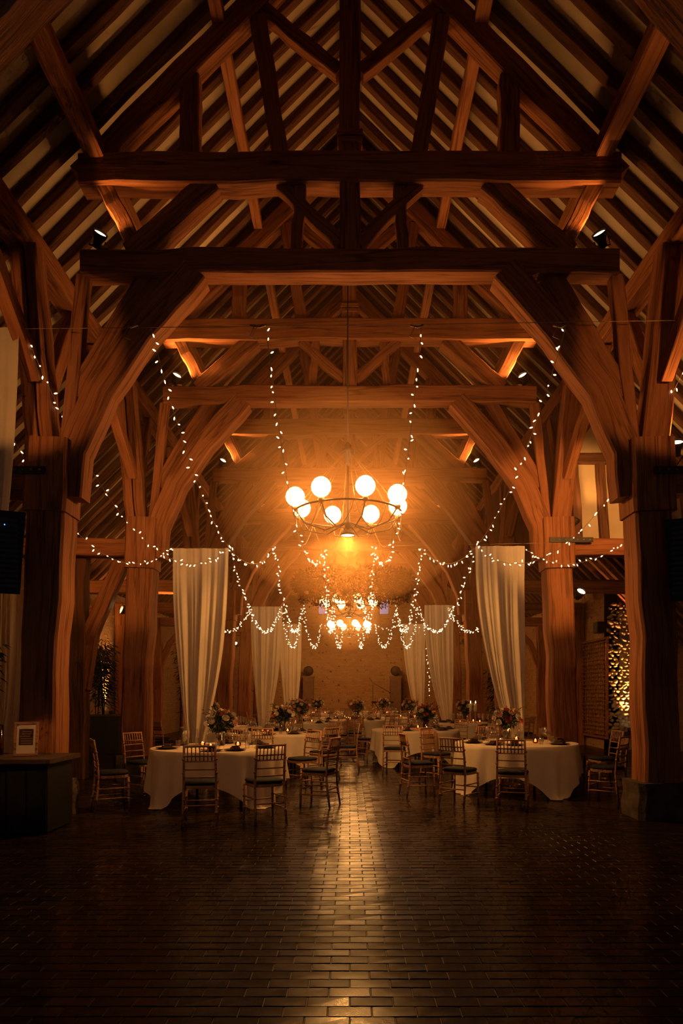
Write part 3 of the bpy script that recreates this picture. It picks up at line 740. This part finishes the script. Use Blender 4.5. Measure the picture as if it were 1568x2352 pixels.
def chair(x, y, tx, ty, tname, detailed, used):
    a = math.atan2(y - ty, x - tx); k = int(round(a / (math.pi / 4))) % 8
    while k in used: k = (k + 1) % 8
    used.add(k); SEAT[(tname, len(used) - 1)] = SECT[k]
    rz = math.atan2(ty - y, tx - x) - math.pi / 2 + (rnd.random() - .5) * .2
    lab = 'wooden spindle chair, %s side of %s' % (SECT[k], tname); g = 'wooden banquet chairs'
    if detailed:
        t = empty('banquet_chair', (x, y, .002), rz, lab, 'chair', g)
        for n, m in CM: inst(n, m, t)
    else:
        tag(inst('banquet_chair', CJ, None, (x, y, .002), (0, 0, rz)), lab, 'chair', g)

R_T = .92; HT = .745
def cloth_mesh(rot, half, seed, R=R_T):
    r = random.Random(seed); b = MB(); n = 120; vs_ = []; rings = []
    ph = r.random() * 6
    for rr in (0.0001, .5, R * .9, R * .985): rings.append(('top', rr))
    for k in range(11): rings.append(('drop', k / 10))
    for kind, q in rings:
        for k in range(n):
            th = 2 * math.pi * k / n; c, s = math.cos(th - rot), math.sin(th - rot)
            Bd = half / max(abs(c), abs(s)); L = Bd - R
            fold = math.sin(th * 15 + ph + .8 * math.sin(th * 4)) * .6 + .4 * math.sin(th * 26 + 2 * ph)
            if kind == 'top': vs_.append((q * math.cos(th), q * math.sin(th), HT + .012))
            else:
                d = q * L; z = HT + .008 - d
                out = .012 + min(d, .7) * (.07 + .10 * fold)
                if z < .008: out += (.008 - z) * .35; z = .008 + .004 * (fold + 1)
                vs_.append(((R + out) * math.cos(th), (R + out) * math.sin(th), z))
    m = len(rings)
    b.add(vs_, [(i * n + k, (i + 1) * n + k, (i + 1) * n + (k + 1) % n, i * n + (k + 1) % n) for i in range(m - 1) for k in range(n)], True)
    return b
wine = MB().lathe([(.034, 0), (.034, .003), (.006, .008), (.0045, .09), (.02, .105), (.038, .14), (.040, .17), (.033, .22), (.0315, .22), (.038, .17), (.036, .14), (.018, .108), (.0001, .1)], seg=12).mesh('wine_glass', M['glass'])
tumb = MB().lathe([(.028, 0), (.036, .10), (.034, .10), (.026, .008), (.0001, .006)], seg=12).mesh('tumbler', M['glass'])
flute = MB().lathe([(.03, 0), (.03, .003), (.005, .008), (.0045, .08), (.018, .1), (.026, .15), (.024, .24), (.0225, .24), (.024, .15), (.0001, .09)], seg=12).mesh('flute', M['glass'])
plate = MB().lathe([(.0001, 0.004), (.1, .004), (.115, .01), (.15, .016), (.152, .019), (.115, .014), (.1, .008), (.0001, .008)], seg=24).mesh('plate', M['charger'])
nap = MB(); 
for (w, d, z, a) in ((.15, .1, .0, 0), (.12, .085, .016, .1), (.07, .08, .034, -.1)):
    nap.box((0, 0, z + .008), (w, d, .016), Matrix.Rotation(a, 3, 'Z') @ Matrix.Rotation(.05, 3, 'X'))
nap = nap.mesh('napkin', M['napkin'])
tl_glass = MB().lathe([(.03, 0), (.042, .02), (.045, .06), (.042, .06), (.038, .02), (.0001, .006)], seg=12).mesh('candle_cup', M['amber_glass'])
tl_fl = MB().lathe([(.001, .02), (.02, .028), (.017, .046), (.0005, .07)], seg=8).mesh('candle_flame', M['tealight'])
pil = MB().lathe([(.038, 0), (.038, .20), (.03, .205), (.0001, .2)], seg=14).mesh('pillar', M['wax'])
pfl = MB().lathe([(.001, .206), (.011, .225), (.008, .25), (.0005, .275)], seg=8).mesh('candle_flame', M['flame'])
tleg = MB().tube([(0, 0, 0), (0, 0, HT - .03)], .02, 8).mesh('leg', M['iron'])
ttop = MB().lathe([(R_T - .02, HT - .03), (R_T, HT - .025), (R_T, HT), (.0001, HT)], seg=40).mesh('tabletop', M['board'])

def arrangement(x, y, z, label, seed, h=.34, spread=.2, nr=11, vase=True):
    r = random.Random(seed); t = empty('flower_arrangement', (x, y, z), r.random() * 6, label, 'flowers', 'flower arrangements on the tables')
    MB().lathe([(.05, 0), (.06, .01), (.055, h * .55), (.062, h * .6), (.056, h * .6), (.05, .02), (.0001, .015)], (0, 0, .001), 14).build('vase', M['amber_glass'], t)
    b = MB(); leaf_cloud(b, (0, 0, h * .92), (spread * .85, spread * .85, h * .36), 330, .075, r)
    for k in range(14):
        a = r.random() * 6.28; d = Vector((math.cos(a), math.sin(a), .3 + r.random())).normalized(); p = Vector((0, 0, h * .8))
        for q in range(8): b.leaf(p + d * (.08 + q * .035), (d + Vector((r.gauss(0, .5), r.gauss(0, .5), r.gauss(0, .5)))), Vector((0, 0, 1)), .07, .028)
    tag(b.build('foliage', M['leaf'], t), kind='stuff')
    st = MB()
    for k in range(nr):
        a = 2.4 * k + r.random() * .5; el = -.25 + 1.5 * (k + .5) / nr; q = spread * 1.02 * math.cos(el); zz = h * .92 + h * .46 * math.sin(el)
        inst('rose', rose_m(r.choice(['peach', 'cream', 'cream', 'peach', 'red']), .052), t, (q * math.cos(a), q * math.sin(a), zz), look_rot((math.cos(a) * math.cos(el), math.sin(a) * math.cos(el), math.sin(el) + .3)).to_euler())
        st.tube([(0, 0, .03), (q * .4 * math.cos(a), q * .4 * math.sin(a), h * .6), (q * math.cos(a), q * math.sin(a), zz - .02)], .004, 4)
    st.build('stems', M['leaf'], t)
    return t

TABLES = [   # x, y, name, cloth rotation, half side, chairs, flower offset
    (-1.86, 9.65, 'the front left round table', 0.0, 1.36, [(-1.74, 7.98), (-1.02, 8.12), (-.42, 9.25), (-3.12, 8.95), (-3.12, 10.3), (-1.9, 11.2), (-.75, 10.85)], (-.02, .35)),
    (2.58, 10.6, 'the front right round table', -.35, 1.36, [(2.15, 9.02), (1.50, 9.32), (1.02, 10.2), (3.62, 9.6), (4.05, 10.9), (3.65, 11.65), (2.5, 12.15), (1.5, 11.75)], (-.05, .4)),
    (-1.5, 13.35, 'the round table behind the front left one', .2, 1.34, [(-.48, 12.1)] + [(-1.5 + 1.45 * math.cos(a), 13.35 + 1.45 * math.sin(a)) for a in [math.radians(q) for q in (0, 45, 90, 135, 180, 225, 270)]], (.15, .3)),
    (1.4, 14.6, 'the second row table right of the aisle', .1, 1.33, [(.85, 12.95), (.2, 13.35)] + [(1.4 + 1.45 * math.cos(a), 14.6 + 1.45 * math.sin(a)) for a in [math.radians(q) for q in (0, 45, 90, 135, 180, -45)]], (.2, -.15)),
    (0.1, 20.2, 'the round table closing the aisle', 0, 1.36, None, (.1, 0)),
    (3.2, 18.1, 'the table with two pillar candles', .3, 1.35, None, (-.1, .2)),
    (-1.3, 18.1, 'the third row table left of the aisle', .5, 1.35, None, (0, 0)),
    (-2.95, 15.75, 'the table under the middle left curtain', .1, 1.35, None, (-.3, 0)),
    (-1.75, 22.6, 'the table before the far left curtain', .3, 1.35, None, (0, 0)),
    (1.95, 22.2, 'the table before the far right curtain', .6, 1.35, None, (0, 0)),
    (-1.25, 26.4, 'the back table left of the middle', .2, 1.35, None, (0, 0)),
    (1.3, 26.6, 'the back table right of the middle', .4, 1.35, None, (0, 0)),
]
PLACED = []
for i, (x, y, nm, rot, half, chs, fo) in enumerate(TABLES):
    near = i < 4
    t = empty('round_table', (x, y, 0), 0, 'round table hidden under the cloth of %s' % nm, 'table', 'round dining tables')
    inst('tabletop', ttop, t)
    for k in range(4): inst('leg', tleg, t, (.55 * math.cos(k * math.pi / 2 + .78), .55 * math.sin(k * math.pi / 2 + .78), 0))
    o = cloth_mesh(rot, half, i).build('tablecloth', M['linen'], None, (x, y, 0)); tag(o, 'pale linen cloth draped over %s' % nm, 'tablecloth', 'linen tablecloths')
    if chs is None: chs = [(x + 1.42 * math.cos(a), y + 1.42 * math.sin(a)) for a in [math.radians(q + 22.5 * (i % 2) * 0) for q in range(0, 360, 45)]]
    used = set(); angs = []
    for (cx_, cy_) in chs:
        if abs(abs(cx_) - 3.62) < .5 and min(abs(cy_ - q) for q in TY) < .55: continue
        if any((cx_ - q[0]) ** 2 + (cy_ - q[1]) ** 2 < .56 ** 2 for q in PLACED): continue
        if any((cx_ - q[0]) ** 2 + (cy_ - q[1]) ** 2 < 1.22 ** 2 for q in TABLES): continue
        PLACED.append((cx_, cy_))
        chair(cx_, cy_, x, y, nm, near, used); angs.append(math.atan2(cy_ - y, cx_ - x))
    zt = HT + .0145
    for k, a in enumerate(angs):
        st_ = ', %s seat of %s' % (SEAT[(nm, k)], nm)
        def pos(r, da): return (x + r * math.cos(a + da), y + r * math.sin(a + da), zt)
        tag(inst('plate', plate, None, pos(.72, 0)), 'dark charger plate' + st_, 'plate', 'plates on ' + nm)
        tag(inst('napkin', nap, None, (*pos(.72, 0)[:2], zt + .012), (0, 0, a)), 'folded dark napkin' + st_, 'napkin', 'napkins on ' + nm)
        tag(inst('wine_glass', wine, None, pos(.50, .14)), 'stemmed wine glass' + st_, 'glass', 'wine glasses on ' + nm)
        tag(inst('champagne_flute', flute, None, pos(.46, -.16)), 'slim champagne flute' + st_, 'glass', 'flutes on ' + nm)
        if near or i in (4, 6, 9):
            tag(inst('tumbler', tumb, None, pos(.55, -.32)), 'short water tumbler' + st_, 'glass', 'tumblers on ' + nm)
    arrangement(x + fo[0], y + fo[1], zt, 'mixed rose and foliage centrepiece on ' + nm, 100 + i, .36 if near else .42, .21 if near else .24, 17)
    tls = sorted((x + .3 * math.cos(k * 2.1 + i + .4), k) for k in range(3)); rank = {k: q for q, (_, k) in enumerate(tls)}
    for k in range(3):
        a = k * 2.1 + i + .4; px_, py_ = x + .3 * math.cos(a), y + .27 * math.sin(a) - .08
        c = empty('tealight_candle', (px_, py_, zt), 0, '%s lit tealight on %s' % (('leftmost', 'middle', 'rightmost')[rank[k]], nm), 'candle', 'tealights on ' + nm)
        inst('cup', tl_glass, c); inst('flame', tl_fl, c)
        if rank[k] == 1: lamp('POINT', 'light', c, (0, 0, .095), 2.2, .015)
# pillar candles
for k, (dx, w) in enumerate(((-.06, 'left'), (.07, 'right'))):
    c = empty('pillar_candle', (3.2 + dx, 17.75, HT + .0145), 0, '%s of the two lit pillar candles among the roses at right' % w, 'candle', 'pillar candles')
    p = inst('stand', MB().lathe([(.06, 0), (.06, .01), (.015, .02), (.012, .27), (.05, .29), (.05, .3), (.0001, .3)], seg=12).mesh('stand', M['brass']), c)
    inst('wax', pil, c, (0, 0, .3)); inst('flame', pfl, c, (0, 0, .3))
# table runners
def runner(x, y, rot, w, L, label):
    b = MB(); vs_ = []; n = 30
    prof = [(-R_T - .035, HT - .42), (-R_T - .03, HT - .2), (-R_T - .025, HT + .0), (-R_T * .97, HT + .017), (0, HT + .018), (R_T * .97, HT + .017), (R_T + .025, HT), (R_T + .03, HT - .2), (R_T + .035, HT - .42)]
    for (l, z) in prof:
        for k in range(9):
            u = (k / 8 - .5) * w; v = Vector((u + .01 * math.sin(k * 2.1 + z * 9), l - (0.028 + .012 * math.sin(k * 1.7 + z * 6)) * (1 if l < 0 else -1) * (z < HT), z)); vs_.append(v)
    b.add(vs_, [(i * 9 + k, i * 9 + k + 1, (i + 1) * 9 + k + 1, (i + 1) * 9 + k) for i in range(8) for k in range(8)], True)
    o = b.build('table_runner', M['runner'], None, (x, y, 0)); o.rotation_euler.z = rot; tag(o, label, 'table runner')
runner(1.4, 14.6, .22, .3, 1, 'rust gauze runner hanging over the edge of the second row right table')
runner(.1, 20.2, -.1, .36, 1, 'rust gauze runner hanging over the table closing the aisle')
# head table at the far end
ht = empty('long_table', (-.2, 30.2, 0), 0, 'long head table at the far end before the end wall', 'table')
MB().box((0, 0, .73), (4.6, .8, .04)).build('tabletop', M['board'], ht)
for sx in (-2.1, 0, 2.1):
    for sy in (-.3, .3): inst('leg', tleg, ht, (sx, sy, 0))
b = MB(); vs_ = []; n = 90
per = []
for k in range(40): per.append((-2.32 + 4.64 * k / 40, -.42))
for k in range(8): per.append((2.32, -.42 + .84 * k / 8))
for k in range(40): per.append((2.32 - 4.64 * k / 40, .42))
for k in range(8): per.append((-2.32, .42 - .84 * k / 8))
n = len(per)
for zi, z in enumerate((.76, .758, .5, .25, .02)):
    for k, (px_, py_) in enumerate(per):
        f = 1 + (0 if zi < 2 else .012 * math.sin(k * 1.3)); vs_.append((px_ * (.99 if zi == 0 else 1), py_ * (.97 if zi == 0 else f), z))
b.add(vs_, [(i * n + k, (i + 1) * n + k, (i + 1) * n + (k + 1) % n, i * n + (k + 1) % n) for i in range(4) for k in range(n)] + [tuple(range(n))], True)
tag(b.build('tablecloth', M['linen'], None, (-.2, 30.2, .004)), 'long pale cloth covering the head table', 'tablecloth')
for k in range(7):
    x = -2.1 + k * .62
    tag(inst('banquet_chair', CJ, None, (x, 29.5, .002), (0, 0, 0)), 'wooden chair at the head table, %s from the left' % ('first', 'second', 'third', 'fourth', 'fifth', 'sixth', 'last')[k], 'chair', 'wooden banquet chairs')

# ------------------------------------------------------------------ bamboo in planters
def bamboo(x, y, label, top, seed, pot=(.5, .5, .55), n=1500, spread=.36):
    r = random.Random(seed); t = empty('potted_bamboo', (x, y, 0), r.random(), label, 'plant', 'potted bamboos in the aisles')
    w, d, h = pot
    p = MB(); p.box((0, 0, h / 2), (w, d, h)); p.box((0, 0, h - .02), (w + .04, d + .04, .05)); p.build('planter', M['black'], t)
    MB().box((0, 0, h - .01), (w - .06, d - .06, .09)).build('soil', M['ink'], t)
    st = MB(); lf = MB(); canes = []
    for k in range(9):
        a = r.random() * 6.28; q = .16 * r.random(); tx, ty = spread * .75 * r.gauss(0, .6), spread * .75 * r.gauss(0, .6)
        pts = [(q * math.cos(a), q * math.sin(a), h - .03), (q * math.cos(a) + tx * .35, q * math.sin(a) + ty * .35, h + (top - h) * .55), (q * math.cos(a) + tx, q * math.sin(a) + ty, top - .25 * r.random())]
        st.tube(pts, .012, 5, .005); canes.append([Vector(p) for p in pts])
    for k in range(n):
        c = r.choice(canes); u = r.random() ** .7 * .9 + .1; p = c[0].lerp(c[1], u * 2) if u < .5 else c[1].lerp(c[2], u * 2 - 1)
        a = r.random() * 6.28; out = spread * .8 * r.random(); p = p + Vector((math.cos(a) * out, math.sin(a) * out, .08 * r.gauss(0, 1)))
        lf.leaf(p, Vector((math.cos(a), math.sin(a), -.1 - .8 * r.random())), Vector((0, 0, 1)), .13 + .08 * r.random(), .022)
    st.build('canes', M['leafdark'], t); tag(lf.build('leaves', M['leafdark'], t), kind='stuff')
bamboo(-6.35, 17.5, 'tall potted bamboo in a black planter before the lit left brick wall', 2.85, 1, (.9, .5, .95))
bamboo(-5.5, 9.75, 'dark bamboo cut by the left edge of the picture', 2.35, 2, (.5, .5, .6), 900, .3)
bamboo(-4.7, 20.6, 'dark bamboo seen behind the largest left curtain', 3.0, 3)
bamboo(4.75, 21.6, 'dark bamboo seen behind the largest right curtain', 2.4, 4)

# ------------------------------------------------------------------ bar, picture frame, vase
bar = empty('bar_counter', (-4.1, 7.65, 0), 0, 'dark wooden bar counter at the lower left', 'counter')
MB().box((0, 0, .39), (1.72, .66, .74)).build('body', M['black'], bar)
b = MB(); b.beam([(-.92, 0, .785), (.92, 0, .785)], (0, 1, 0), .82, .05, .004, 6, .1); b.build('worktop', M['ink'], bar)
for k in range(8): MB().box((-.755 + k * .215, -.34, .39), (.2, .02, .72)).build('plank', M['black'], bar)
pf = empty('picture_frame', (-3.62, 7.62, .815), math.radians(10), 'wooden framed notice with a cream mount standing on the bar', 'picture frame')
TR = Matrix.Rotation(math.radians(-9), 3, 'X'); TR4 = TR.to_4x4()
def fr(mb, c, s): c = TR @ Vector(c); mb.box(c, s, TR); return mb
pw_, phh = .25, .38
for (c, s) in (((-pw_/2 + .012, 0, phh/2), (.026, .022, phh)), ((pw_/2 - .012, 0, phh/2), (.026, .022, phh)), ((0, 0, .012), (pw_ - .05, .022, .026)), ((0, 0, phh - .012), (pw_ - .05, .022, .026))):
    fr(MB(), c, s).build('frame_side', M['limewash'], pf)
mt = fr(MB(), (0, .004, phh/2), (pw_ - .04, .008, phh - .04)).build('mount', M['cream'], pf)
pr = fr(MB(), (0, -.002, phh/2 + .02), (pw_ - .1, .004, phh - .2)).build('print', M['ink'], pf)
b = MB(); r = random.Random(5)
for k in range(6): fr(b, ((r.random() - .5) * .02, -.0055, phh/2 - .05 + k * .026), (.09 + .03 * r.random(), .002, .006))
tag(b.build('lettering', M['brass'], pr), kind='stuff')
fr(MB(), (0, .03, .12), (.03, .05, .22)).build('easel_back', M['board'], pf)
v = empty('glass_vase', (-3.99, 7.75, .815), 0, 'tall clear glass vase at the left end of the bar', 'vase')
MB().lathe([(.05, 0), (.055, .01), (.055, .34), (.052, .34), (.05, .015), (.0001, .012)], seg=16).build('body', M['amber_glass'], v)
MB().lathe([(.04, .016), (.045, .2), (.0001, .2)], seg=12).build('filling', M['brass'], v)

# ------------------------------------------------------------------ loudspeakers
def pa(x, y, z, rz, tilt, label):
    t = empty('loudspeaker', (x, y, z), rz, label, 'loudspeaker', 'black loudspeakers on the posts'); R = Matrix.Rotation(tilt, 3, 'X')
    b = MB(); v = []
    for zz, w, d0, d1 in ((-.45, .19, -.2, .2), (.45, .26, -.24, .22)):
        v += [R @ Vector(p) for p in ((-w, d0, zz), (w, d0, zz), (w * .7, d1, zz), (-w * .7, d1, zz))]
    b.add(v, [(3, 2, 1, 0), (4, 5, 6, 7), (0, 1, 5, 4), (1, 2, 6, 5), (2, 3, 7, 6), (3, 0, 4, 7)]); b.build('cabinet', M['black'], t)
    b = MB()
    for k in range(14): c = R @ Vector((0, -.235, -.36 + k * .055)); b.box(c, (.34, .012, .03), R)
    b.build('grille', M['iron'], t)
    MB().box(R @ Vector((.05, -.245, .3)), (.012, .01, .012), R).build('indicator', M['led'], t)
    MB().tube([R @ Vector((0, .2, .1)), Vector((0, .42, .1))], .03, 8).build('wall_arm', M['iron'], t)
pa(3.82, 7.7, 3.02, math.radians(-24), math.radians(10), 'black loudspeaker cut by the right edge, hung on the nearest right post')
pa(-3.92, 7.7, 3.1, math.radians(22), math.radians(10), 'black loudspeaker at the left edge, hung on the nearest left post')
for s, w in ((-1, 'left'), (1, 'right')):
    x = -1.96 if s < 0 else 2.17
    t = empty('pedestal', (x, 32.4, 0), 0, 'tall plain pedestal against the end wall on the %s' % w, 'pedestal', 'pedestals at the end wall')
    MB().box((0, 0, 1.15), (.5, .5, 2.3)).build('column', M['plinthboard'], t); MB().box((0, 0, 2.33), (.56, .56, .06)).build('cap', M['plinthboard'], t)
    t = empty('globe_speaker', (x, 32.4, 2.36), 0, 'round black speaker on top of the %s pedestal' % w, 'loudspeaker', 'round black speakers')
    MB().lathe([(.08, 0), (.08, .02)] + [(.235 * math.sin(math.pi * (k + 1) / 13), .255 - .235 * math.cos(math.pi * (k + 1) / 13)) for k in range(12)] + [(.0001, .49)], seg=20).build('globe', M['black'], t)
    MB().lathe([(.2, 0), (.19, .02), (.0001, .03)], (0, -.215, .255), 18, look_rot((0, -1, 0))).build('grille', M['iron'], t)
ms = empty('microphone_stand', (1.05, 31.0, 0), 0, 'thin black boom microphone stand before the end wall', 'microphone stand')
MB().tube([(0, 0, 0.02), (0, 0, 1.95)], .014, 6).build('pole', M['iron'], ms); MB().tube([(-.15, 0, 2.25), (0, 0, 2.02), (.72, -.1, 1.62)], .012, 6).build('boom', M['iron'], ms)
for k in range(3): a = k * 2.09; MB().tube([(0, 0, .18), (.3 * math.cos(a), .3 * math.sin(a), .015)], .011, 5).build('foot', M['iron'], ms)
MB().lathe([(.012, 0), (.03, .02), (.03, .07), (.0001, .1)], (.72, -.1, 1.6), 8, look_rot((.5, 0, -.3))).build('microphone', M['black'], ms)
kb = empty('keyboard_stand', (1.5, 31.4, 0), 0, 'dark keyboard on a cross-legged stand beside the microphone', 'keyboard')
MB().box((0, 0, 1.14), (1.0, .3, .08)).build('keyboard', M['black'], kb); MB().tube([(-.35, 0, 0.01), (.35, 0, 1.1)], .018, 6).build('leg', M['iron'], kb); MB().tube([(.35, .05, 0.01), (-.35, .05, 1.1)], .018, 6).build('leg', M['iron'], kb)

# ------------------------------------------------------------------ lattice and boxes on the right wall
lt = empty('lattice_rack', (6.9, 19.35, .3), 0, 'tall wooden lattice rack leaning on the right aisle wall', 'rack')
H_, W_ = 2.75, 2.1
for yy in (-W_/2, W_/2): MB().box((0, yy, H_/2), (.05, .06, H_)).build('upright', M['oak'], lt)
for z in (0.03, H_ - .03): MB().box((0, 0, z), (.05, W_, .06)).build('rail', M['oak'], lt)
for k in range(1, 24): MB().box((0, 0, k * H_/24), (.02, W_ - .06, .022)).build('slat', M['oak'], lt)
for k in range(1, 12): MB().box((.012, -W_/2 + k * W_/12, H_/2), (.015, .02, H_ - .06)).build('slat', M['oak'], lt)
bd = MB(); bd.box((0, 0, 1.3), (.06, 1.1, 2.6)); bd.box((-.04, 0, 1.3), (.02, .9, 2.3)); bd.box((-.045, -.35, 1.25), (.05, .03, .14))
tag(bd.build('black_board', M['black'], None, (6.93, 21.2, 0)), 'tall black board panel leaning beside the lattice rack', 'board')
for y, z, lab in ((20.6, 3.15, 'small black box on the right wall above the black board'), (18.9, 3.2, 'small black box on the right wall above the lattice rack')):
    t = empty('wall_speaker', (6.9, y, z), 0, lab, 'speaker', 'small wall boxes'); MB().box((0, 0, .15), (.2, .35, .3)).build('case', M['black'], t); MB().box((-.105, 0, .15), (.012, .3, .25)).build('grille', M['iron'], t)

# ------------------------------------------------------------------ haze added to imitate the lens glow
def haze_mat(name, dens):
    m = bpy.data.materials.new(name); m.use_nodes = True; nt = m.node_tree; nt.nodes.remove(nt.nodes['Principled BSDF'])
    s = nt.nodes.new('ShaderNodeVolumeScatter'); s.inputs['Density'].default_value = dens; s.inputs['Anisotropy'].default_value = .2; s.inputs['Color'].default_value = (1, .52, .22, 1)  # orange tint put into the haze colour to deepen the glow
    nt.links.new(s.outputs[0], nt.nodes['Material Output'].inputs['Volume']); m.cycles.homogeneous_volume = True; return m
hz = MB().box((0, 15.3, 4.75), (6.9, 15.2, 5.7)).build('haze', haze_mat('haze', HAZE))  # added haze, shaped so its glow stays in mid nave
tag(hz, 'thin orange haze added along the nave for its glow', 'haze', kind='stuff')
for (y, r, dens, lab) in ((10.15, 1.9, .11, 'added ball of denser haze imitating lens glow around the near chandelier'), (21.0, 1.5, .10, 'added ball of denser haze imitating lens glow around the middle chandelier'), (28.2, 1.3, .08, 'added ball of denser haze imitating lens glow around the farthest chandelier')):  # haze balls added in place of lens bloom round the bulbs
    b = MB().lathe([(.0001, -r * .8)] + [(r * math.sin(math.pi * k / 20), -r * .8 * math.cos(math.pi * k / 20)) for k in range(1, 20)] + [(.0001, r * .8)], (0, 0, 0), 36)
    o = b.build('haze', haze_mat('lens_glow_haze', dens), None, (-.03, y, 4.35)); tag(o, lab, 'haze', kind='stuff')
